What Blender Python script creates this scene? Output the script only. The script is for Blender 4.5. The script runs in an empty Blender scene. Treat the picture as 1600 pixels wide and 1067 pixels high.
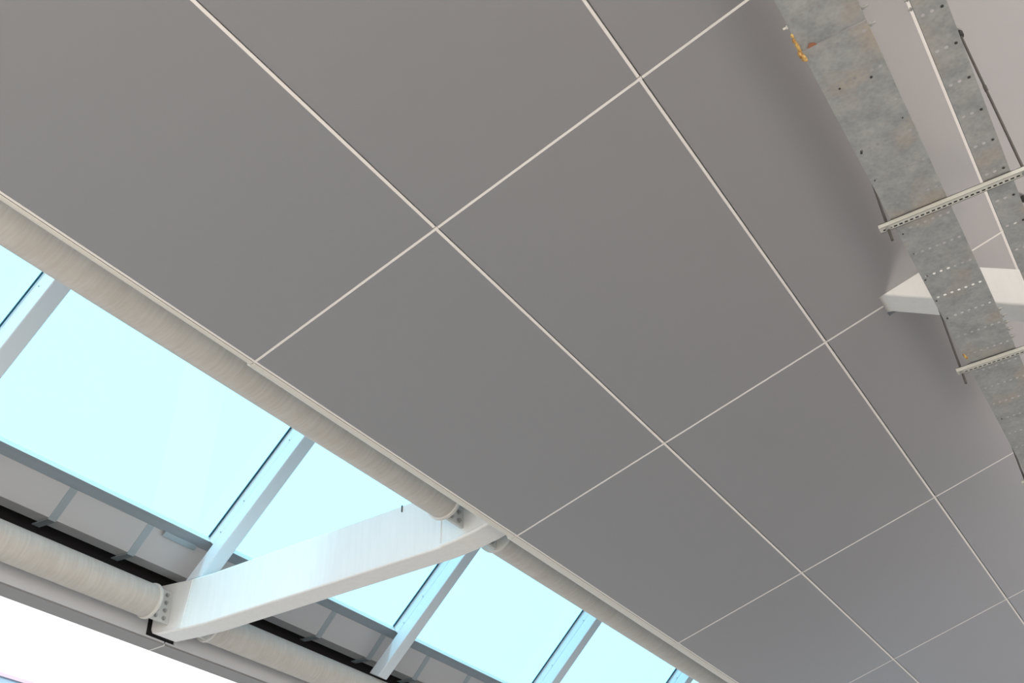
import bpy, bmesh, math, random
from mathutils import Vector, Matrix
random.seed(7)
SC = bpy.context.scene
COL = SC.collection

# ------------------------------------------------------------------ camera, sky, sun, exposure
cam_d = bpy.data.cameras.new('camera')
cam = bpy.data.objects.new('camera', cam_d)
COL.objects.link(cam)
cam_d.sensor_width = 36.0
cam_d.lens = 1648.27 / 1600 * 36.0
cam_d.clip_start = 0.05
cam_d.clip_end = 400
RIGHT = Vector((0.8371066, 0.5456460, -0.0390264))
UP = Vector((0.3543959, -0.4865860, 0.7985222))
FWD = Vector((-0.4167207, 0.6822789, 0.6006990))
cam.matrix_world = Matrix(((RIGHT.x, UP.x, -FWD.x, 0.0), (RIGHT.y, UP.y, -FWD.y, 0.0),
                           (RIGHT.z, UP.z, -FWD.z, 1.6), (0, 0, 0, 1)))
SC.camera = cam

world = bpy.data.worlds.new('hazy_sky')
SC.world = world
world.use_nodes = True
bg = world.node_tree.nodes['Background']
bg.inputs['Color'].default_value = (0.93, 0.97, 1.0, 1)
bg.inputs['Strength'].default_value = 2.4

sun_d = bpy.data.lights.new('sun', 'SUN')
sun_d.energy = 5.6
sun_d.color = (1.0, 0.95, 0.88)
sun_d.angle = math.radians(9.0)
sun = bpy.data.objects.new('sun', sun_d)
COL.objects.link(sun)
sun.rotation_euler = Vector((-0.24, 0.28, -0.93)).to_track_quat('-Z', 'Y').to_euler()

SC.view_settings.view_transform = 'Standard'
SC.view_settings.look = 'None'
SC.view_settings.gamma = 1.0
SC.view_settings.use_curve_mapping = False
SC.view_settings.exposure = 0.0

# ------------------------------------------------------------------ materials
def mat(name, color, rough=0.5, metal=0.0, spec=0.5):
    m = bpy.data.materials.new(name)
    m.use_nodes = True
    b = m.node_tree.nodes['Principled BSDF']
    b.inputs['Base Color'].default_value = (*color, 1)
    b.inputs['Roughness'].default_value = rough
    b.inputs['Metallic'].default_value = metal
    b.inputs['Specular IOR Level'].default_value = spec
    return m

def mottle(m, c1, c2, scale=(1, 1, 1), nscale=6.0, detail=6.0, lo=0.35, hi=0.65, bump=0.0, dist=0.0):
    """procedural grain: noise between two colours, optional relief"""
    nt = m.node_tree
    b = nt.nodes['Principled BSDF']
    tc = nt.nodes.new('ShaderNodeTexCoord')
    mp = nt.nodes.new('ShaderNodeMapping')
    mp.inputs['Scale'].default_value = scale
    nz = nt.nodes.new('ShaderNodeTexNoise')
    nz.inputs['Scale'].default_value = nscale
    nz.inputs['Detail'].default_value = detail
    nz.inputs['Distortion'].default_value = dist
    rp = nt.nodes.new('ShaderNodeValToRGB')
    rp.color_ramp.elements[0].position = lo
    rp.color_ramp.elements[1].position = hi
    rp.color_ramp.elements[0].color = (*c1, 1)
    rp.color_ramp.elements[1].color = (*c2, 1)
    nt.links.new(tc.outputs['Object'], mp.inputs['Vector'])
    nt.links.new(mp.outputs['Vector'], nz.inputs['Vector'])
    nt.links.new(nz.outputs['Fac'], rp.inputs['Fac'])
    nt.links.new(rp.outputs['Color'], b.inputs['Base Color'])
    if bump:
        bp = nt.nodes.new('ShaderNodeBump')
        bp.inputs['Strength'].default_value = bump
        bp.inputs['Distance'].default_value = 0.01
        nt.links.new(nz.outputs['Fac'], bp.inputs['Height'])
        nt.links.new(bp.outputs['Normal'], b.inputs['Normal'])
    return m, rp

M_PANEL = mat('satin_grey_panel', (0.425, 0.418, 0.43), 0.28, 0.62, 0.5)
M_STRIP = mat('white_joint_strip', (0.80, 0.77, 0.745), 0.55)
M_NOSE = mat('cream_edge_profile', (0.74, 0.71, 0.65), 0.45)
M_WHITE = mat('white_steel_paint', (0.80, 0.78, 0.75), 0.42)
mottle(M_WHITE, (0.825, 0.81, 0.79), (0.855, 0.84, 0.82), (6, 6, 0.7), 5, 3)
M_RAFTER = mat('white_aluminium', (0.75, 0.83, 0.89), 0.38)
M_TUBE = mat('whitewashed_steel', (0.6, 0.57, 0.53), 0.6)
M_COLLAR = mat('collar_paint', (0.72, 0.69, 0.65), 0.45)
M_BOLT = mat('grey_bolt', (0.42, 0.42, 0.41), 0.4, 0.6)
M_PLATE = mat('fin_plate_paint', (0.62, 0.62, 0.60), 0.5)
M_SILL = mat('mill_aluminium', (0.44, 0.51, 0.57), 0.4, 0.35)
M_LIP = mat('bright_aluminium_lip', (0.66, 0.70, 0.70), 0.4)
M_UPST = mat('pale_grey_sheet', (0.575, 0.58, 0.60), 0.6)
M_STRAP = mat('galvanised_strap', (0.40, 0.46, 0.50), 0.45, 0.4)
M_DARK = mat('painted_void_shade', (0.02, 0.018, 0.02), 0.8)  # near-black colour stands for the unlit inside of the eaves
M_GASKET = mat('black_gasket', (0.008, 0.06, 0.085), 0.6)
M_FASC = mat('fascia_sheet_lit', (0.66, 0.67, 0.70), 0.5)  # lighter than the soffit: skylight on its face put into the colour
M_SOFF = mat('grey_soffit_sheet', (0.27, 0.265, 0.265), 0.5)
M_STRUT = mat('zinc_strut', (0.62, 0.62, 0.57), 0.4, 0.3)
M_SLOT = mat('painted_gap_shade', (0.03, 0.03, 0.03), 0.7)  # near-black paint for shade behind the slots and in the edge groove
M_ROD = mat('dark_threaded_rod', (0.14, 0.13, 0.12), 0.45, 0.6)
M_BLACK = mat('black_fitting_and_hole', (0.03, 0.03, 0.03), 0.5)
M_FOAM = mat('ochre_foam', (0.48, 0.30, 0.09), 0.9)
mottle(M_FOAM, (0.34, 0.17, 0.05), (0.62, 0.44, 0.16), (1, 1, 1), 60, 4)
M_RUST = mat('rust_tape', (0.30, 0.13, 0.07), 0.8)
M_CLAD = mat('white_cladding', (0.90, 0.89, 0.88), 0.6)
M_ROOF = mat('roof_sheet', (0.5, 0.5, 0.5), 0.7)
M_FLOOR = mat('warm_paving', (0.55, 0.50, 0.45), 0.8)
mottle(M_FLOOR, (0.28, 0.25, 0.23), (0.35, 0.315, 0.29), (1, 1, 1), 1.5, 8)
M_BOUNCE = mat('bounce_light_ground', (0.68, 0.60, 0.52), 0.8)
mottle(M_BOUNCE, (0.62, 0.55, 0.47), (0.72, 0.64, 0.56), (1, 1, 1), 1.5, 8)
M_BOUNCE_CUT = mat('bounce_cut_ground', (0.14, 0.14, 0.14), 0.9)
mottle(M_BOUNCE_CUT, (0.11, 0.11, 0.11), (0.17, 0.17, 0.17), (1, 1, 1), 8, 8)
M_FRAME = mat('window_frame_paint', (0.5, 0.42, 0.5), 0.5)
M_WGLASS = mat('blue_window_glass', (0.30, 0.50, 0.66), 0.08, 0.0, 1.0)

def glass_mat():
    m = bpy.data.materials.new('tinted_roof_glass')
    m.use_nodes = True
    nt = m.node_tree
    nt.nodes.clear()
    out = nt.nodes.new('ShaderNodeOutputMaterial')
    tr = nt.nodes.new('ShaderNodeBsdfTransparent')
    tr.inputs['Color'].default_value = (0.577, 0.845, 0.96, 1)
    gl = nt.nodes.new('ShaderNodeBsdfGlossy')
    gl.inputs['Roughness'].default_value = 0.03
    fr = nt.nodes.new('ShaderNodeFresnel')
    geo = nt.nodes.new('ShaderNodeNewGeometry')
    ior = nt.nodes.new('ShaderNodeMapRange')          # same reflectance on both faces of the sheet
    ior.inputs['To Min'].default_value = 1.45
    ior.inputs['To Max'].default_value = 1 / 1.45
    nt.links.new(geo.outputs['Backfacing'], ior.inputs['Value'])
    nt.links.new(ior.outputs['Result'], fr.inputs['IOR'])
    mx = nt.nodes.new('ShaderNodeMixShader')
    nt.links.new(fr.outputs[0], mx.inputs[0])
    nt.links.new(tr.outputs[0], mx.inputs[1])
    nt.links.new(gl.outputs[0], mx.inputs[2])
    nt.links.new(mx.outputs[0], out.inputs[0])
    return m
M_GLASS = glass_mat()

def galvanised(name):
    m = mat(name, (0.3, 0.3, 0.3), 0.5, 0.25)
    nt = m.node_tree
    b = nt.nodes['Principled BSDF']
    tc = nt.nodes.new('ShaderNodeTexCoord')
    n1 = nt.nodes.new('ShaderNodeTexNoise'); n1.inputs['Scale'].default_value = 9; n1.inputs['Detail'].default_value = 7
    n1.inputs['Roughness'].default_value = 0.65
    n2 = nt.nodes.new('ShaderNodeTexNoise'); n2.inputs['Scale'].default_value = 3.2; n2.inputs['Detail'].default_value = 4
    n3 = nt.nodes.new('ShaderNodeTexVoronoi'); n3.inputs['Scale'].default_value = 55
    r1 = nt.nodes.new('ShaderNodeValToRGB')
    e = r1.color_ramp.elements
    e[0].position = 0.30; e[0].color = (0.29, 0.305, 0.31, 1)
    e[1].position = 0.72; e[1].color = (0.46, 0.465, 0.455, 1)
    r2 = nt.nodes.new('ShaderNodeValToRGB')
    e = r2.color_ramp.elements
    e[0].position = 0.52; e[0].color = (0, 0, 0, 1)
    e[1].position = 0.72; e[1].color = (1, 1, 1, 1)
    mx = nt.nodes.new('ShaderNodeMix'); mx.data_type = 'RGBA'
    mx.inputs[7].default_value = (0.45, 0.39, 0.33, 1)
    mv = nt.nodes.new('ShaderNodeMix'); mv.data_type = 'RGBA'; mv.blend_type = 'MULTIPLY'
    mv.inputs[0].default_value = 0.16
    nt.links.new(tc.outputs['Object'], n1.inputs['Vector'])
    nt.links.new(tc.outputs['Object'], n2.inputs['Vector'])
    nt.links.new(tc.outputs['Object'], n3.inputs['Vector'])
    nt.links.new(n1.outputs['Fac'], r1.inputs['Fac'])
    nt.links.new(n2.outputs['Fac'], r2.inputs['Fac'])
    nt.links.new(r2.outputs['Color'], mx.inputs[0])
    nt.links.new(r1.outputs['Color'], mx.inputs[6])
    nt.links.new(mx.outputs[2], mv.inputs[6])
    nt.links.new(n3.outputs['Distance'], mv.inputs[7])
    nt.links.new(mv.outputs[2], b.inputs['Base Color'])
    return m
M_GALV = galvanised('weathered_galvanised_sheet')

def streaks(m, c1, c2):
    """brush streaks running round the tube (tube axis is Y)"""
    nt = m.node_tree
    b = nt.nodes['Principled BSDF']
    tc = nt.nodes.new('ShaderNodeTexCoord')
    mp = nt.nodes.new('ShaderNodeMapping'); mp.inputs['Scale'].default_value = (2.2, 26, 2.2)
    mp.inputs['Rotation'].default_value = (0.0, 0.0, 0.22)
    n1 = nt.nodes.new('ShaderNodeTexNoise'); n1.inputs['Scale'].default_value = 2.2; n1.inputs['Detail'].default_value = 5
    n1.inputs['Distortion'].default_value = 0.5
    n2 = nt.nodes.new('ShaderNodeTexNoise'); n2.inputs['Scale'].default_value = 7; n2.inputs['Detail'].default_value = 5
    ad = nt.nodes.new('ShaderNodeMath'); ad.operation = 'MULTIPLY_ADD'
    ad.inputs[1].default_value = 0.65
    r = nt.nodes.new('ShaderNodeValToRGB')
    r.color_ramp.elements[0].position = 0.42; r.color_ramp.elements[0].color = (*c1, 1)
    r.color_ramp.elements[1].position = 0.66; r.color_ramp.elements[1].color = (*c2, 1)
    ml = nt.nodes.new('ShaderNodeMath'); ml.operation = 'MULTIPLY'; ml.inputs[1].default_value = 0.4
    nt.links.new(tc.outputs['Object'], mp.inputs['Vector'])
    nt.links.new(mp.outputs['Vector'], n1.inputs['Vector'])
    nt.links.new(tc.outputs['Object'], n2.inputs['Vector'])
    nt.links.new(n2.outputs['Fac'], ml.inputs[0])
    nt.links.new(n1.outputs['Fac'], ad.inputs[0])
    nt.links.new(ml.outputs[0], ad.inputs[2])
    nt.links.new(ad.outputs[0], r.inputs['Fac'])
    nt.links.new(r.outputs['Color'], b.inputs['Base Color'])
streaks(M_TUBE, (0.58, 0.54, 0.495), (0.65, 0.615, 0.575))

# ------------------------------------------------------------------ helpers
def link(name, me, m=None, parent=None, loc=None):
    o = bpy.data.objects.new(name, me)
    COL.objects.link(o)
    if m is not None:
        me.materials.append(m)
    if parent is not None:
        o.parent = parent
    if loc is not None:
        o.location = loc
    return o

def empty(name, loc):
    o = bpy.data.objects.new(name, None)
    COL.objects.link(o)
    o.location = loc
    o.empty_display_size = 0.1
    return o

def tag(o, label=None, cat=None, group=None, kind=None):
    if label: o['label'] = label
    if cat: o['category'] = cat
    if group: o['group'] = group
    if kind: o['kind'] = kind
    return o

def finish(bm, name, m, parent=None, origin=(0, 0, 0), bevel=0.0, seg=2, smooth=False, limit=0.5):
    """bmesh in world coordinates -> object whose origin is `origin` (parents sit unrotated)"""
    bmesh.ops.recalc_face_normals(bm, faces=bm.faces)
    if bevel:
        es = [e for e in bm.edges if len(e.link_faces) == 2 and e.calc_face_angle(0) > limit]
        bmesh.ops.bevel(bm, geom=es, offset=bevel, segments=seg, affect='EDGES', profile=0.5)
    org = Vector(origin)
    po = Vector(parent_world(parent)) if parent else Vector((0, 0, 0))
    bmesh.ops.translate(bm, verts=bm.verts, vec=-org)
    me = bpy.data.meshes.new(name)
    bm.to_mesh(me)
    bm.free()
    if smooth:
        for p in me.polygons: p.use_smooth = True
        try: me.set_sharp_from_angle(angle=math.radians(40))
        except Exception: pass
    return link(name, me, m, parent, org - po)

def parent_world(p):
    v = Vector((0, 0, 0))
    while p is not None:
        v += p.location
        p = p.parent
    return v

def box(bm, x0, x1, y0, y1, z0, z1):
    v = [bm.verts.new(c) for c in ((x0, y0, z0), (x1, y0, z0), (x1, y1, z0), (x0, y1, z0),
                                   (x0, y0, z1), (x1, y0, z1), (x1, y1, z1), (x0, y1, z1))]
    for f in ((0, 3, 2, 1), (4, 5, 6, 7), (0, 1, 5, 4), (1, 2, 6, 5), (2, 3, 7, 6), (3, 0, 4, 7)):
        bm.faces.new([v[i] for i in f])

def prism_y(bm, prof, y0, y1):
    """closed profile of (x, z) points extruded along Y"""
    a = [bm.verts.new((x, y0, z)) for x, z in prof]
    b = [bm.verts.new((x, y1, z)) for x, z in prof]
    n = len(prof)
    for i in range(n):
        j = (i + 1) % n
        bm.faces.new((a[i], a[j], b[j], b[i]))
    bm.faces.new(a)
    bm.faces.new(b[::-1])

def cyl(bm, p0, p1, r, n=16, r1=None):
    p0 = Vector(p0); p1 = Vector(p1)
    d = (p1 - p0).normalized()
    u = d.orthogonal().normalized()
    w = d.cross(u)
    r1 = r if r1 is None else r1
    a = [bm.verts.new(p0 + (u * math.cos(t) + w * math.sin(t)) * r) for t in [2 * math.pi * k / n for k in range(n)]]
    b = [bm.verts.new(p1 + (u * math.cos(t) + w * math.sin(t)) * r1) for t in [2 * math.pi * k / n for k in range(n)]]
    for i in range(n):
        j = (i + 1) % n
        bm.faces.new((a[i], a[j], b[j], b[i]))
    bm.faces.new(a[::-1])
    bm.faces.new(b)

# ------------------------------------------------------------------ measured frame of the hall
TAN = 0.2656081
ZC = 5.7603143
ANG = math.atan(TAN)
CS, SN = math.cos(ANG), math.sin(ANG)
AX = [-3.4284, -2.2669, -1.1035, 0.0595, 1.222, 2.3845, 3.547]     # joints across the slope
Y0 = 3.0525
def YR(j): return Y0 + 2.5 * j                                            # joints along the hall
JMIN, JMAX = -2, 7
def cpt(x, y, off=0.0):
    """point on the ceiling's lower face, `off` metres above it along its normal"""
    return Vector((x - SN * off, y, ZC + TAN * x + CS * off))
YA, YB = 5.455, 5.665                                                     # faces of the portal frame

# ------------------------------------------------------------------ ground
bm = bmesh.new(); box(bm, -7.6, 60, -1.2, 80, -0.3, 0.0)
tag(finish(bm, 'floor', M_FLOOR), kind='structure')
bm = bmesh.new(); box(bm, -60, -7.61, -60, 80, -0.3, -0.01)  # unseen ground outside, made dark to cut light bounced onto the undersides
tag(finish(bm, 'floor', M_BOUNCE_CUT), kind='structure')
bm = bmesh.new(); box(bm, -7.6, 60, -60, -1.21, -0.3, 0.0)  # unseen pale ground, added to bounce warm light into the hall
tag(finish(bm, 'floor', M_BOUNCE), kind='structure')

# ------------------------------------------------------------------ ceiling: carrier grid with panels, joint strips and edge nosing
bm = bmesh.new()
for j in range(JMIN, JMAX + 1):
    y = YR(j)
    q = [cpt(x, yy, o) for o in (0.06, 0.10) for x in (AX[0] + 0.03, AX[-1]) for yy in (y - 0.03, y + 0.03)]
    if j == 1:
        continue
    v = [bm.verts.new(p) for p in q]
    for f in ((0, 1, 3, 2), (4, 5, 7, 6), (0, 1, 5, 4), (2, 3, 7, 6), (0, 2, 6, 4), (1, 3, 7, 5)):
        bm.faces.new([v[i] for i in f])
ceiling = finish(bm, 'ceiling', M_STRUT, origin=(0, 5.5, ZC))
tag(ceiling, kind='structure')

def slab(bm, outline, off0, off1):
    """outline of (x, y) on the ceiling plane -> slab between two offsets"""
    a = [bm.verts.new(cpt(x, y, off0)) for x, y in outline]
    b = [bm.verts.new(cpt(x, y, off1)) for x, y in outline]
    n = len(outline)
    for i in range(n):
        k = (i + 1) % n
        bm.faces.new((a[i], a[k], b[k], b[i]))
    bm.faces.new(a); bm.faces.new(b[::-1])

GA, GB = 0.0105, 0.0085          # half width of the joints along and across the hall
NX0, NX1 = -0.712, -0.335        # notch where the brace comes through
NY0, NY1 = 5.453, 5.674
for c in range(len(AX) - 1):
    for j in range(JMIN, JMAX):
        x0, x1, y0, y1 = AX[c] + GA, AX[c + 1] - GA, YR(j) + GB, YR(j + 1) - GB
        if c == 0: x0 = AX[0] + 0.008
        if c == 2 and j == 0:
            ol = [(x0, y0), (x1, y0), (x1, y1), (NX1, y1), (NX1, NY0), (NX0, NY0), (NX0, y1), (x0, y1)]
        elif c == 2 and j == 1:
            ol = [(x0, y0), (NX0, y0), (NX0, NY1), (NX1, NY1), (NX1, y0), (x1, y0), (x1, y1), (x0, y1)]
        else:
            ol = [(x0, y0), (x1, y0), (x1, y1), (x0, y1)]
        bm = bmesh.new(); slab(bm, ol, 0.0, 0.028)
        finish(bm, 'panel', M_PANEL, ceiling, cpt((x0 + x1) / 2, (y0 + y1) / 2))
# strips that close the joints
for c in range(1, len(AX)):
    for j in range(JMIN, JMAX):
        bm = bmesh.new()
        slab(bm, [(AX[c] - GA + 0.0005, YR(j)), (AX[c] + GA - 0.006, YR(j)), (AX[c] + GA - 0.006, YR(j + 1) - GB - 0.004), (AX[c] - GA + 0.0005, YR(j + 1) - GB - 0.004)], 0.001, 0.010)
        slab(bm, [(AX[c] - 0.02, YR(j)), (AX[c] + 0.02, YR(j)), (AX[c] + 0.02, YR(j + 1)), (AX[c] - 0.02, YR(j + 1))], 0.030, 0.034)
        finish(bm, 'joint_strip', M_STRIP, ceiling, cpt(AX[c], YR(j)))
for c in range(len(AX) - 1):
    for j in range(JMIN, JMAX + 1):
        x0, x1 = AX[c], AX[c + 1]
        spans = [(x0 + GA, x1 + GA - 0.002)]
        if c == 2 and j == 1: spans = [(x0 + GA, NX0 - 0.002), (NX1 + 0.002, x1 + GA - 0.002)]
        if c == 0: spans[0] = (x0 - 0.006, spans[0][1])
        for s0, s1 in spans:
            bm = bmesh.new()
            slab(bm, [(s0, YR(j) - GB + 0.002), (s1, YR(j) - GB + 0.002), (s1, YR(j) + GB - 0.0005), (s0, YR(j) + GB - 0.0005)], 0.0, 0.010)
            slab(bm, [(max(s0, x0 + 0.02), YR(j) - 0.02), (s1, YR(j) - 0.02), (s1, YR(j) + 0.02), (max(s0, x0 + 0.02), YR(j) + 0.02)], 0.030, 0.034)
            finish(bm, 'joint_strip', M_STRIP, ceiling, cpt(s0, YR(j)))
# edge strip and rounded nosing along the skylight, one length per bay
for j in range(JMIN, JMAX):
    ya, yb = YR(j) + 0.006, YR(j + 1) - 0.006
    bm = bmesh.new()
    slab(bm, [(AX[0] - 0.005, ya), (AX[0] + 0.006, ya), (AX[0] + 0.006, yb), (AX[0] - 0.005, yb)], 0.0, 0.02)
    finish(bm, 'edge_strip', M_STRIP, ceiling, cpt(AX[0], ya))
    bm = bmesh.new()
    slab(bm, [(AX[0] - 0.0105, ya), (AX[0] - 0.0052, ya), (AX[0] - 0.0052, yb), (AX[0] - 0.0105, yb)], 0.004, 0.02)  # black strip that paints the groove's shade
    finish(bm, 'groove_shade_strip', M_SLOT, ceiling, cpt(AX[0], ya))
    bm = bmesh.new()
    xe, ze = AX[0] - 0.009, ZC + TAN * (AX[0] - 0.009) + 0.002
    w = 0.036 if j < 0 else (0.052 if j == 0 else 0.072)
    prof = [(xe, ze + 0.05), (xe, ze + 0.004), (xe - 0.004, ze - 0.001), (xe - w * 0.6, ze - 0.004), (xe - w * 0.86, ze + 0.001), (xe - w, ze + 0.012),
            (xe - w, ze + 0.085), (xe - w + 0.006, ze + 0.085), (xe - w + 0.006, ze + 0.05)]
    prism_y(bm, prof, YR(j) + 0.003, YR(j + 1) - 0.003)
    finish(bm, 'edge_nosing', M_NOSE, ceiling, (xe, ya, ze), smooth=True)

# ------------------------------------------------------------------ unseen roof skin, added to keep sky light out of the ceiling void
GT = math.tan(math.radians(43.0))
def gz(x): return 5.735 + (x + 6.44) * GT                                 # underside of the roof glass
bm = bmesh.new()
xt = -4.35
prism_y(bm, [(xt, gz(xt)), (3.75, gz(xt) + 0.30), (3.75, gz(xt) + 0.40), (xt - 0.1, gz(xt) + 0.10)], YR(JMIN), YR(JMAX))
tag(finish(bm, 'trim_1', M_ROOF, origin=(0, 5.5, 8)), kind='structure')
bm = bmesh.new()
box(bm, 3.58, 3.68, YR(JMIN), YR(JMAX), 6.5, 8.0)
tag(finish(bm, 'wall_right', M_ROOF, origin=(3.63, 5.5, 7)), kind='structure')

bm = bmesh.new()
box(bm, -7.15, -4.3, -2.15, -1.97, 0.0, 4.6)  # unseen wall, added to block light from behind on the left side
tag(finish(bm, 'wall_back_blocker', M_SOFF, origin=(-5.7, -2.05, 2)), kind='structure')
bm = bmesh.new()
box(bm, -7.15, 3.68, 20.6, 20.8, 0.0, 6.5)  # unseen wall, added to stop the bright far end reflecting in the ceiling
tag(finish(bm, 'wall_front_blocker', M_UPST, origin=(-2, 20.7, 3)), kind='structure')

# ------------------------------------------------------------------ skylight: one pane per bay, rafters at every joint
nrm = Vector((-math.sin(math.radians(43)), 0, math.cos(math.radians(43))))   # outward normal of the glass
tang = Vector((math.cos(math.radians(43)), 0, math.sin(math.radians(43))))   # up the slope
G0 = Vector((-6.44, 0, 5.735))
def gp(s, y, d):
    """point on the glass plane: s up the slope, d metres inwards"""
    return G0 + tang * s - nrm * d + Vector((0, y, 0))
def gbox(bm, s0, s1, y0, y1, d0, d1):
    v = [bm.verts.new(gp(s, y, d)) for d in (d0, d1) for s in (s0, s1) for y in (y0, y1)]
    for f in ((0, 1, 3, 2), (4, 5, 7, 6), (0, 1, 5, 4), (2, 3, 7, 6), (0, 2, 6, 4), (1, 3, 7, 5)):
        bm.faces.new([v[i] for i in f])
S1 = (xt + 6.44) / math.cos(math.radians(43))
RW = 0.068
n = 0
for j in range(-2, 6):
    n += 1
    bm = bmesh.new()
    gbox(bm, -0.02, S1, YR(j) - 0.02, YR(j + 1) - 0.03, -0.012, 0.0)
    w = finish(bm, 'window_%d' % n, M_GLASS, origin=(-5.6, YR(j) + 1.25, 6.5))
    tag(w, kind='structure')
    bm = bmesh.new()
    gbox(bm, 0.0, S1, YR(j + 1) - RW - 0.007, YR(j + 1) - RW + 0.004, -0.002, 0.010)
    finish(bm, 'gasket', M_GASKET, w, gp(0, YR(j + 1), 0))
for j in range(0, 5):
    y = YR(j) + 0.003
    r = empty('rafter', gp(0, y, 0.1))
    tag(r, {0: 'pale blue-white roof rafter at the left edge, nearest the left frame side',
            1: 'pale roof rafter behind the left end of the big white beam',
            2: 'pale roof rafter just right of the big beam, reaching down onto the lower tube',
            3: 'pale roof rafter second right of the big beam, running off the bottom edge',
            4: 'farthest visible roof rafter, short piece at the bottom edge under the upper tube'}[j], 'rafter', 'skylight rafters')
    bm = bmesh.new()
    gbox(bm, -0.45, S1, y - RW, y + RW, 0.10, 0.225)
    if j != 1:                                    # end coped to sit on the lower tube
        for v in bm.verts:
            d = (v.co - gp(0, v.co.y, 0)).dot(-nrm)
            if v.co.z < 5.7:
                v.co = gp(-0.492 + (d - 0.10) * 0.35, v.co.y, d)
    if j == 1:                                    # cut level where it lands on the beam
        cut = G0.z - 5.392
        for v in bm.verts:
            if v.co.z < 5.7:
                d = (v.co - gp(0, v.co.y, 0)).dot(-nrm)
                v.co = gp((-cut + d * nrm.z) / tang.z, v.co.y, d)
    finish(bm, 'rafter_box', M_RAFTER, r, gp(0, y, 0.16), bevel=0.008)
    bm = bmesh.new()
    gbox(bm, -0.02, S1, y - RW + 0.004, y + RW - 0.004, 0.002, 0.097)
    finish(bm, 'glazing_bar', M_RAFTER, r, gp(0, y, 0.05), bevel=0.004, seg=1)
    for s in (0.10, 0.42, 1.05, 1.35):
        bm = bmesh.new()
        p = gp(s, y - RW + 0.005, 0.085); cyl(bm, p, p - Vector((0, 0.007, 0)), 0.006, 8)
        finish(bm, 'screw', M_BOLT, r, p)

# sill under the glass, one aluminium profile along the whole skylight
yL0, yL1 = YR(-2), YR(6)
bm = bmesh.new()
prism_y(bm, [(-6.445, 5.728), (-6.426, 5.688), (-6.479, 5.684), (-6.483, 5.690), (-6.515, 5.6845), (-6.519, 5.690), (-6.564, 5.683), (-6.60, 5.70), (-6.60, 5.72), (-6.47, 5.70)], yL0, yL1)
sill = finish(bm, 'trim_2', M_SILL, origin=(-6.5, 5.5, 5.7))
tag(sill, kind='structure')
bm = bmesh.new()
prism_y(bm, [(-6.441, 5.732), (-6.4205, 5.684), (-6.4245, 5.684), (-6.445, 5.730)], yL0, yL1)
finish(bm, 'sill_lip', M_LIP, sill, (-6.44, 5.5, 5.72))
# sloping sheet below the sill with its wrapped galvanised straps
bm = bmesh.new()
prism_y(bm, [(-6.585, 5.705), (-6.78, 5.497), (-6.93, 5.515), (-6.93, 5.53), (-6.78, 5.515), (-6.60, 5.72)], yL0, yL1)
upst = finish(bm, 'trim_3', M_UPST, origin=(-6.7, 5.5, 5.6))
tag(upst, kind='structure')
for k in range(-6, 14):
    y = 4.245 + 0.757 * k
    bm = bmesh.new()
    a = [(-6.592, 5.693), (-6.786, 5.485), (-6.985, 5.503)]
    prism_y(bm, [a[0], a[1], a[2], (-6.985, 5.511), (-6.783, 5.4965), (-6.588, 5.704)], y - 0.034, y + 0.034)
    finish(bm, 'strap', M_STRAP, upst, (-6.7, y, 5.55))
bm = bmesh.new()
prism_y(bm, [(-6.556, 5.680), (-6.594, 5.648), (-6.604, 5.662), (-6.575, 5.70)], 5.13, 5.475)
finish(bm, 'angle_cleat', M_STRAP, upst, (-6.6, 5.25, 5.65), bevel=0.003)
# eaves box: lining painted near-black for the unlit void, fascia lengths, soffit lengths, joint covers
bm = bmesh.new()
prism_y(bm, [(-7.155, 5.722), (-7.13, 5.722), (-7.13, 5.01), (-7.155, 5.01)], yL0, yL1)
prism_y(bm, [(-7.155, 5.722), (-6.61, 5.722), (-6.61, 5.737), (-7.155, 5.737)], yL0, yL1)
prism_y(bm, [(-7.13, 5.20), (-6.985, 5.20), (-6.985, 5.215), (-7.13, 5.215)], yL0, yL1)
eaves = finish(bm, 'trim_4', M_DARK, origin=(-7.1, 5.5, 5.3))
tag(eaves, kind='structure')
JO = 0.085
for j in range(-2, 6):
    ya, yb = YR(j) + JO + 0.008, YR(j + 1) + JO - 0.008
    bm = bmesh.new()
    if j == 0:      # notch for the frame leg at the far end
        prof = [(ya, 4.98), (yb, 4.98), (yb, 4.995), (5.432, 4.995), (5.432, 5.195), (ya, 5.195)]
    elif j == 1:
        prof = [(ya, 4.98), (yb, 4.98), (yb, 5.195), (5.735, 5.195), (5.735, 4.995), (ya, 4.995)]
    else:
        prof = [(ya, 4.98), (yb, 4.98), (yb, 5.195), (ya, 5.195)]
    a = [bm.verts.new((-6.97, y, z)) for y, z in prof]; b = [bm.verts.new((-6.982, y, z)) for y, z in prof]
    for i in range(len(prof)):
        k = (i + 1) % len(prof); bm.faces.new((a[i], a[k], b[k], b[i]))
    bm.faces.new(a); bm.faces.new(b[::-1])
    finish(bm, 'fascia', M_FASC, eaves, (-6.97, ya, 5.0))
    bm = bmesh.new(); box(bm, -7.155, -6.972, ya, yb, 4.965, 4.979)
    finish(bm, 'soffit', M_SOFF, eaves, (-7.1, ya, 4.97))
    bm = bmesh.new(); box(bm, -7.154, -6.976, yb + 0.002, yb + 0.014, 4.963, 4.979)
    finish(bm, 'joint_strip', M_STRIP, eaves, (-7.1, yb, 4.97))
bm = bmesh.new(); box(bm, -7.128, -6.99, 5.39, 5.78, 5.02, 5.19)  # near-black block, shade inside the frame notch put into its colour
finish(bm, 'pocket_shade_block', M_DARK, eaves, (-7.1, 5.55, 5.1))

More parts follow.
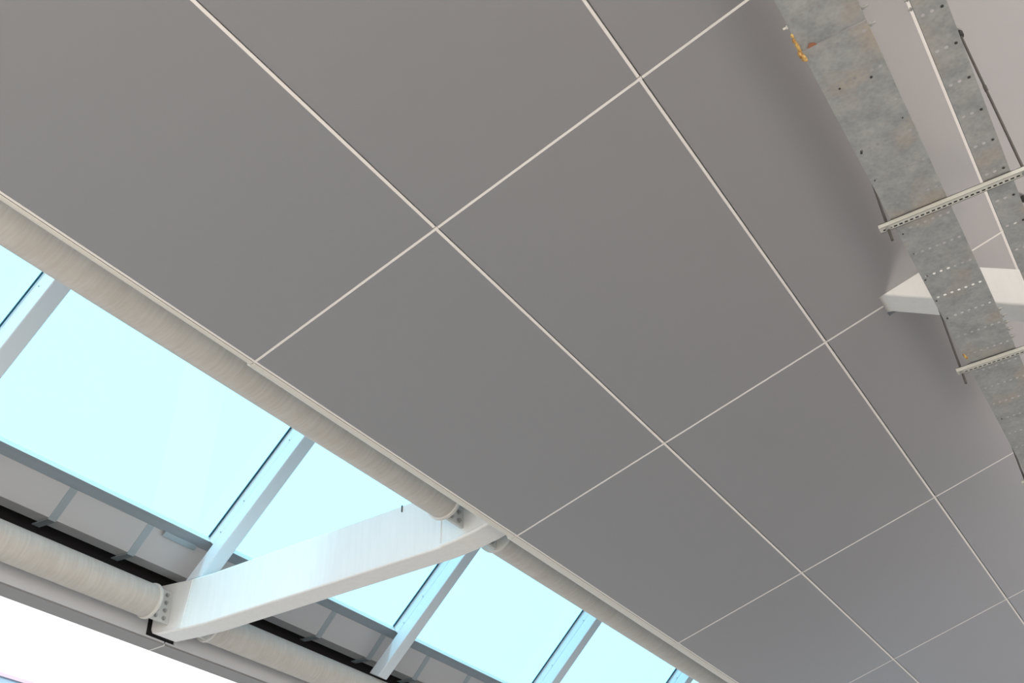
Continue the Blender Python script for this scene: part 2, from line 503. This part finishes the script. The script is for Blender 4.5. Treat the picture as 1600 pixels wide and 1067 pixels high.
# ------------------------------------------------------------------ portal frame (tie beam, elbow, brace)
bot = [(-6.95, 5.035), (-6.93, 5.005), (-6.86, 4.972), (-6.58, 4.945), (-6.3, 4.925), (-4.02, 4.895), (-3.85, 4.906), (-3.65, 4.932), (-3.45, 4.972), (-3.2, 5.03),
       (-1.05, 5.60), (-0.85, 5.625), (-0.68, 5.583), (0.0, 5.180), (1.6, 4.23)]
top = [(1.72, 4.41), (0.0, 5.452), (-0.35, 5.66), (-0.80, 5.90), (-1.10, 5.90), (-3.2, 5.40), (-3.7, 5.345), (-4.02, 5.335), (-6.3, 5.358), (-6.58, 5.375), (-6.95, 5.42)]
bm = bmesh.new()
prism_y(bm, bot + top, YA, YB)
beam = empty('portal_beam', (-5.0, 5.56, 4.9))
tag(beam, 'large white box-section steel beam crossing the skylight and running into the ceiling', 'beam')
main = finish(bm, 'beam_body', M_WHITE, beam, (-5.0, 5.56, 5.1))
md = main.modifiers.new('round', 'BEVEL'); md.width = 0.014; md.segments = 3; md.limit_method = 'ANGLE'; md.angle_limit = math.radians(60)
for p in main.data.polygons: p.use_smooth = False
bm = bmesh.new()
for (x0, z0, x1, z1) in ((-6.525, 5.362, -6.585, 4.962), (-3.985, 5.325, -4.00, 4.915)):
    cyl(bm, (x0, YA - 0.001, z0), (x1, YA - 0.001, z1), 0.006, 8)
finish(bm, 'weld_seam', M_WHITE, beam, (-5, YA, 5.1))
bm = bmesh.new(); box(bm, -4.352, -4.344, YA - 0.006, YA + 0.002, 5.285, 5.338)  # small black block for a dark mark at the beam's top edge
finish(bm, 'dark_mark', M_BLACK, beam, (-4.35, YA, 5.31))
# slim rounded lower edge of the elbow
bm = bmesh.new()
pp = [(-6.58, 4.962), (-6.86, 4.99)]
cyl(bm, (pp[0][0], YA + 0.004, pp[0][1]), (pp[1][0], YA + 0.004, pp[1][1]), 0.010, 10)
el = [(-4.0, 4.912), (-3.85, 4.922), (-3.65, 4.950), (-3.50, 4.978)]
for a, b in zip(el[:-1], el[1:]):
    cyl(bm, (a[0], YA + 0.006, a[1]), (b[0], YA + 0.006, b[1]), 0.017, 12)
finish(bm, 'rounded_edge', M_WHITE, beam, (-4, YA, 4.9), smooth=True)

# ------------------------------------------------------------------ round tubes, cut at the frame and bolted to it by fin plates
def tube(name, cx, cz, y0, y1, near, label):
    """near: the end at y1 (True) or y0 (False) carries the collar and the fin plate"""
    t = empty(name, (cx, (y0 + y1) / 2, cz))
    tag(t, label, 'tube', 'round purlin tubes')
    bm = bmesh.new()
    N = 56
    rings = []
    for y in (y0, y1):
        rings.append([bm.verts.new((cx + 0.135 * math.cos(2 * math.pi * k / N), y, cz + 0.135 * math.sin(2 * math.pi * k / N))) for k in range(N)])
    for k in range(N):
        bm.faces.new((rings[0][k], rings[0][(k + 1) % N], rings[1][(k + 1) % N], rings[1][k]))
    bm.faces.new(rings[0]); bm.faces.new(rings[1])
    finish(bm, 'tube_body', M_TUBE, t, (cx, (y0 + y1) / 2, cz), smooth=True)
    ye = y1 if near else y0
    s = 1 if near else -1
    bm = bmesh.new()
    cyl(bm, (cx, ye - s * 0.022, cz), (cx, ye + s * 0.004, cz), 0.1475, 56)
    finish(bm, 'collar', M_COLLAR, t, (cx, ye, cz), bevel=0.004, smooth=True)
    yb = YA if near else YB
    lo, hi = sorted((ye + s * 0.005, yb - s * 0.001))
    bm = bmesh.new(); box(bm, cx - 0.008, cx + 0.012, lo, hi, cz - 0.135, cz + 0.135)
    pl = finish(bm, 'fin_plate', M_PLATE, t, (cx, (lo + hi) / 2, cz))
    for i in range(4):
        for q in range(2):
            z = cz - 0.10 + i * 0.066
            y = lo + (hi - lo) * (0.28 + 0.42 * q)
            if q == 0 and i in (1, 3) and near: z -= 0.02
            bm = bmesh.new()
            cyl(bm, (cx + 0.012, y, z), (cx + 0.016, y, z), 0.019, 14)
            cyl(bm, (cx + 0.016, y, z), (cx + 0.030, y, z), 0.0135, 6)
            finish(bm, 'bolt', M_BOLT, pl, (cx + 0.012, y, z))
    return t
UX, UZ, LX, LZ = -3.812, 5.118, -6.75, 5.163
tube('purlin_tube', UX, UZ, YR(-2) + 0.1, 5.25, True, 'beige streaked tube along the ceiling edge, upper left, before the beam')
tube('purlin_tube', UX, UZ, 5.872, YR(5), False, 'beige streaked tube along the ceiling edge, lower right, past the beam')
tube('purlin_tube', LX, LZ, YR(-2) + 0.1, 5.25, True, 'pale round tube at lower left ending in a bolted plate')
tube('purlin_tube', LX, LZ, 5.872, YR(5), False, 'pale round tube low at the bottom edge, behind the beam')

# ------------------------------------------------------------------ cable trays (perforated galvanised sheet)
ZT = 4.87
def tray_sheet(x0, x1, y0, y1, holes_x, rows, r=0.0078, th=0.0018, side=0.06):
    """bottom sheet with real punched holes and two upstanding sides"""
    bm = bmesh.new()
    xs = [x0] + [(a + b) / 2 for a, b in zip(holes_x[:-1], holes_x[1:])]
    lo = holes_x[0] - 0.017; hi = holes_x[-1] + 0.017
    xs = [lo] + xs[1:] + [hi]
    cell = 0.017
    rows = [y for y in rows if y0 + cell < y < y1 - cell]
    def face(pts):
        bm.faces.new([bm.verts.new((x, y, ZT)) for x, y in pts])
    ycur = y0
    for yr in rows:
        face([(x0, ycur), (x1, ycur), (x1, yr - cell), (x0, yr - cell)])
        face([(x0, yr - cell), (lo, yr - cell), (lo, yr + cell), (x0, yr + cell)])
        face([(hi, yr - cell), (x1, yr - cell), (x1, yr + cell), (hi, yr + cell)])
        for i, hx in enumerate(holes_x):
            sq = []
            ci = []
            for k in range(8):
                t = math.pi / 4 * k + math.pi / 8
                ci.append((hx + r * math.cos(t), yr + r * math.sin(t)))
            a, b = xs[i], xs[i + 1]
            top_, bo = yr + cell, yr - cell
            cor = [(b, top_), (a, top_), (a, bo), (b, bo)]
            # quads between corner square and octagon
            face([cor[3], cor[0], ci[0], ci[7]])
            face([cor[0], ci[1], ci[0]])
            face([cor[0], cor[1], ci[2], ci[1]])
            face([cor[1], ci[3], ci[2]])
            face([cor[1], cor[2], ci[4], ci[3]])
            face([cor[2], ci[5], ci[4]])
            face([cor[2], cor[3], ci[6], ci[5]])
            face([cor[3], ci[7], ci[6]])
        ycur = yr + cell
    face([(x0, ycur), (x1, ycur), (x1, y1), (x0, y1)])
    for x, sx in ((x0, 1), (x1, -1)):
        box(bm, min(x, x + sx * th), max(x, x + sx * th), y0, y1, ZT + 0.0006, ZT + side)
    bmesh.ops.remove_doubles(bm, verts=bm.verts, dist=1e-6)
    return bm

rows1 = [4.4655 + 0.2 * k for k in range(-14, 30)]
hx1 = [-0.337 + 0.0343 * k for k in range(7)]
tray1 = empty('cable_tray', (-0.236, 4.4, ZT))
tag(tray1, 'wide perforated galvanised cable tray hanging under the ceiling', 'cable tray', 'hanging cable trays')
for (a, b, dz) in ((0.9, 2.822, 0.004), (2.824, 5.40, 0.0), (5.402, 8.4, 0.002)):
    rws = rows1 if a > 1 else [y for y in rows1]
    bm = tray_sheet(-0.363, -0.108, a, b, hx1, rws)
    bmesh.ops.translate(bm, verts=bm.verts, vec=(0, 0, dz))
    s = finish(bm, 'tray_section', M_GALV, tray1, (-0.236, (a + b) / 2, ZT))
# screws at the section joints, on the tray's right side
for (y, dz) in ((2.62, 0), (2.70, 0), (2.78, 0), (2.87, 0), (4.98, 0), (5.05, 0), (5.12, 0), (5.19, 0), (5.27, 0)):
    bm = bmesh.new()
    cyl(bm, (-0.108, y, ZT + 0.022), (-0.082, y, ZT + 0.022), 0.005, 8)
    cyl(bm, (-0.106, y, ZT + 0.022), (-0.097, y, ZT + 0.022), 0.011, 6)
    finish(bm, 'screw', M_BOLT, tray1, (-0.1, y, ZT + 0.022))
bm = bmesh.new()
cyl(bm, (-0.363, 2.70, ZT + 0.02), (-0.385, 2.70, ZT + 0.02), 0.0045, 8)
cyl(bm, (-0.366, 2.70, ZT + 0.02), (-0.371, 2.70, ZT + 0.02), 0.009, 6)
finish(bm, 'screw', M_COLLAR, tray1, (-0.37, 2.70, ZT + 0.02))
# dried foam squeezed out at the joint on the left edge
def lump(name, pts, m, parent, label):
    bm = bmesh.new()
    for (x, y, z, r) in pts:
        q = bmesh.ops.create_icosphere(bm, subdivisions=2, radius=r)
        for v in q['verts']:
            k = 1 + 0.35 * math.sin(v.co.x * 700 + x * 900) * math.cos(v.co.y * 600 + v.co.z * 500)
            v.co = Vector((v.co.x * k * 0.8 + x, v.co.y * k * 1.3 + y, v.co.z * k + z))
    o = finish(bm, name, m, parent, pts[0][:3], smooth=True)
    tag(o, label)
lump('dried_foam', [(-0.366, 2.735, ZT + 0.004, 0.008), (-0.368, 2.760, ZT + 0.002, 0.0095), (-0.367, 2.785, ZT, 0.0105), (-0.366, 2.805, ZT, 0.009),
                    (-0.369, 2.828, ZT - 0.004, 0.012), (-0.366, 2.848, ZT - 0.006, 0.014), (-0.361, 2.862, ZT - 0.004, 0.009)], M_FOAM, tray1, 'ochre dried foam on the left edge at the joint')
lump('dried_foam', [(-0.355, 5.27, ZT - 0.003, 0.009), (-0.350, 5.29, ZT - 0.002, 0.008), (-0.357, 5.25, ZT, 0.006)], M_FOAM, tray1, 'small ochre foam lump beside the strut')
bm = bmesh.new()
slabp = [(-0.338, 2.822), (-0.30, 2.822), (-0.308, 2.808), (-0.325, 2.803)]
a = [bm.verts.new((x, y, ZT - 0.0005)) for x, y in slabp]; b = [bm.verts.new((x, y, ZT + 0.0015)) for x, y in slabp]
for i in range(4):
    k = (i + 1) % 4; bm.faces.new((a[i], a[k], b[k], b[i]))
bm.faces.new(a); bm.faces.new(b[::-1])
tag(finish(bm, 'rust_patch', M_RUST, tray1, (-0.32, 2.815, ZT)), 'brown rust patch at the seam')
# open fixing holes in the wide tray, their dark inside painted as black discs
for (x, y, r) in ((-0.178, 3.098, 0.0055), (-0.301, 3.082, 0.0045), (-0.137, 3.38, 0.003), (-0.341, 3.475, 0.0055), (-0.345, 3.67, 0.003), (-0.345, 4.09, 0.004), (-0.343, 4.26, 0.0035), (-0.352, 4.49, 0.005), (-0.352, 4.69, 0.005), (-0.345, 4.87, 0.005)):
    bm = bmesh.new()
    cyl(bm, (x, y, ZT - 0.002), (x, y, ZT + 0.004), r, 10)
    finish(bm, 'fixing_hole_disc', M_BLACK, tray1, (x, y, ZT))

tray2 = empty('cable_tray', (0.11, 4.4, ZT))
tag(tray2, 'narrow perforated galvanised cable tray at the right edge, beside the wide one', 'cable tray', 'hanging cable trays')
rows2 = [3.124 + 0.1995 * k for k in range(-8, 24)]
for (a, b) in ((0.9, 2.835), (2.837, 6.9)):
    bm = tray_sheet(0.052, 0.166, a, b, [0.074, 0.108], rows2, r=0.0078)
    finish(bm, 'tray_section', M_GALV, tray2, (0.11, (a + b) / 2, ZT))
for y in rows2:
    if y < 1.2 or y > 6.6: continue
    bm = bmesh.new()
    cyl(bm, (0.145, y, ZT - 0.002), (0.145, y, ZT + 0.004), 0.0062, 10)  # black disc paints the dark inside of an open slot
    finish(bm, 'slot_hole_disc', M_BLACK, tray2, (0.145, y, ZT))
for (x, y) in ((0.05, 2.84), (0.05, 2.89), (0.168, 2.86)):
    bm = bmesh.new()
    s = -1 if x < 0.1 else 1
    cyl(bm, (x, y, ZT + 0.02), (x + s * 0.018, y, ZT + 0.02), 0.0045, 8)
    cyl(bm, (x + s * 0.003, y, ZT + 0.02), (x + s * 0.008, y, ZT + 0.02), 0.009, 6)
    finish(bm, 'screw', M_BOLT, tray2, (x, y, ZT + 0.02))

# ------------------------------------------------------------------ trapeze hangers: slotted strut on two threaded rods
def hanger(y, xl, xr, zb, rods, label, w=0.036, h=0.024):
    t = empty('trapeze_hanger', ((xl + xr) / 2, y, zb))
    tag(t, label, 'hanger', 'trapeze hangers under the trays')
    bm = bmesh.new()
    pitch = 0.0245
    n = int((xr - xl - 0.02) / pitch)
    sl, sw = 0.0075, 0.0048
    y0, y1 = y - w / 2, y + w / 2
    zt = zb + h
    # bottom web with punched slots
    def face(pts, z=zb):
        bm.faces.new([bm.verts.new((a, b, z)) for a, b in pts])
    x = xl
    ym = y + 0.004
    for k in range(n):
        c = xl + 0.022 + pitch * k
        face([(x, y0), (c - sl, y0), (c - sl, y1), (x, y1)])
        face([(c - sl, y0), (c + sl, y0), (c + sl, ym - sw), (c - sl, ym - sw)])
        face([(c - sl, ym + sw), (c + sl, ym + sw), (c + sl, y1), (c - sl, y1)])
        x = c + sl
    face([(x, y0), (xr, y0), (xr, y1), (x, y1)])
    box(bm, xl, xr, y0, y0 + 0.0025, zb, zt)
    box(bm, xl, xr, y1 - 0.0025, y1, zb, zt)
    box(bm, xl, xr, y0, y0 + 0.010, zt - 0.0025, zt)
    box(bm, xl, xr, y1 - 0.010, y1, zt - 0.0025, zt)
    bmesh.ops.remove_doubles(bm, verts=bm.verts, dist=1e-6)
    finish(bm, 'strut_channel', M_STRUT, t, ((xl + xr) / 2, y, zb))
    bm = bmesh.new(); box(bm, xl + 0.004, xr - 0.004, y0 + 0.004, y1 - 0.004, zb + 0.004, zb + 0.006)  # added strip, the shade seen through the slots painted as near-black
    finish(bm, 'slot_shade_strip', M_SLOT, t, ((xl + xr) / 2, y, zb + 0.01))
    for (rx, top_nut, coup) in rods:
        bm = bmesh.new()
        zt_ = ZC + TAN * rx - 0.001
        cyl(bm, (rx, y, zb - 0.075), (rx, y, zt_), 0.0064, 10)
        rd = finish(bm, 'threaded_rod', M_ROD, t, (rx, y, zb))
        bm = bmesh.new()
        cyl(bm, (rx, y, zb - 0.012), (rx, y, zb - 0.002), 0.0105, 6)
        cyl(bm, (rx, y, zb - 0.002), (rx, y, zb), 0.014, 14)
        finish(bm, 'nut', M_BOLT, rd, (rx, y, zb))
        if top_nut:
            bm = bmesh.new()
            cyl(bm, (rx, y, zt_ - 0.030), (rx, y, zt_), 0.016, 6)
            finish(bm, 'ceiling_socket', M_BLACK, rd, (rx, y, zt_))
        if coup:
            bm = bmesh.new()
            cyl(bm, (rx, y, coup - 0.018), (rx, y, coup + 0.018), 0.0085, 6)
            finish(bm, 'coupling_nut', M_ROD, rd, (rx, y, coup))
hanger(3.975, -0.424, 0.275, 4.842, [(-0.386, True, None), (0.216, True, 5.40)], 'slotted strut hanger with two rods, nearest, crossing under both trays')
hanger(5.372, -0.428, 0.275, 4.842, [(-0.404, True, None), (0.226, True, None)], 'slotted strut hanger second along the wide tray, below the white brace')
hanger(6.93, -0.408, 0.275, 4.838, [(-0.385, True, None), (0.226, True, None)], 'farthest strut hanger, only its end showing at the right edge')

# ------------------------------------------------------------------ white clad building outside, seen under the eaves
bld = empty('white_building', (-16.5, 14, 0))
tag(bld, 'overexposed white clad building seen outside under the eaves, bottom left', 'building')
bm = bmesh.new(); box(bm, -22, -16.06, -4, 34, 0, 10.6)
finish(bm, 'wall_core', M_CLAD, bld, (-19, 14, 5))
for k in range(9):
    z = 7.93 + 0.29 * k
    bm = bmesh.new(); box(bm, -16.06, -16.0, -4, 34, z, z + 0.285)
    finish(bm, 'cladding_board', M_CLAD, bld, (-16, 14, z), bevel=0.0035, seg=1)
for k in range(12):
    z = 0.02 + 0.29 * k
    bm = bmesh.new(); box(bm, -16.06, -16.0, -4, 34, z, z + 0.285)
    finish(bm, 'cladding_board', M_CLAD, bld, (-16, 14, z), bevel=0.0035, seg=1)
for k in range(9):
    y = -3.6 + 4.2 * k
    bm = bmesh.new()
    box(bm, -16.05, -15.96, y - 0.06, y, 3.55, 7.9); box(bm, -16.05, -15.96, y + 4.1, y + 4.16, 3.55, 7.9)
    box(bm, -16.05, -15.96, y, y + 4.1, 7.86, 7.92); box(bm, -16.05, -15.96, y, y + 4.1, 3.5, 3.56)
    wf = finish(bm, 'window_frame', M_FRAME, bld, (-16, y + 2, 5.5))
    bm = bmesh.new(); box(bm, -16.04, -16.0, y, y + 4.1, 3.56, 7.86)
    finish(bm, 'pane', M_WGLASS, wf, (-16, y + 2, 5.5))
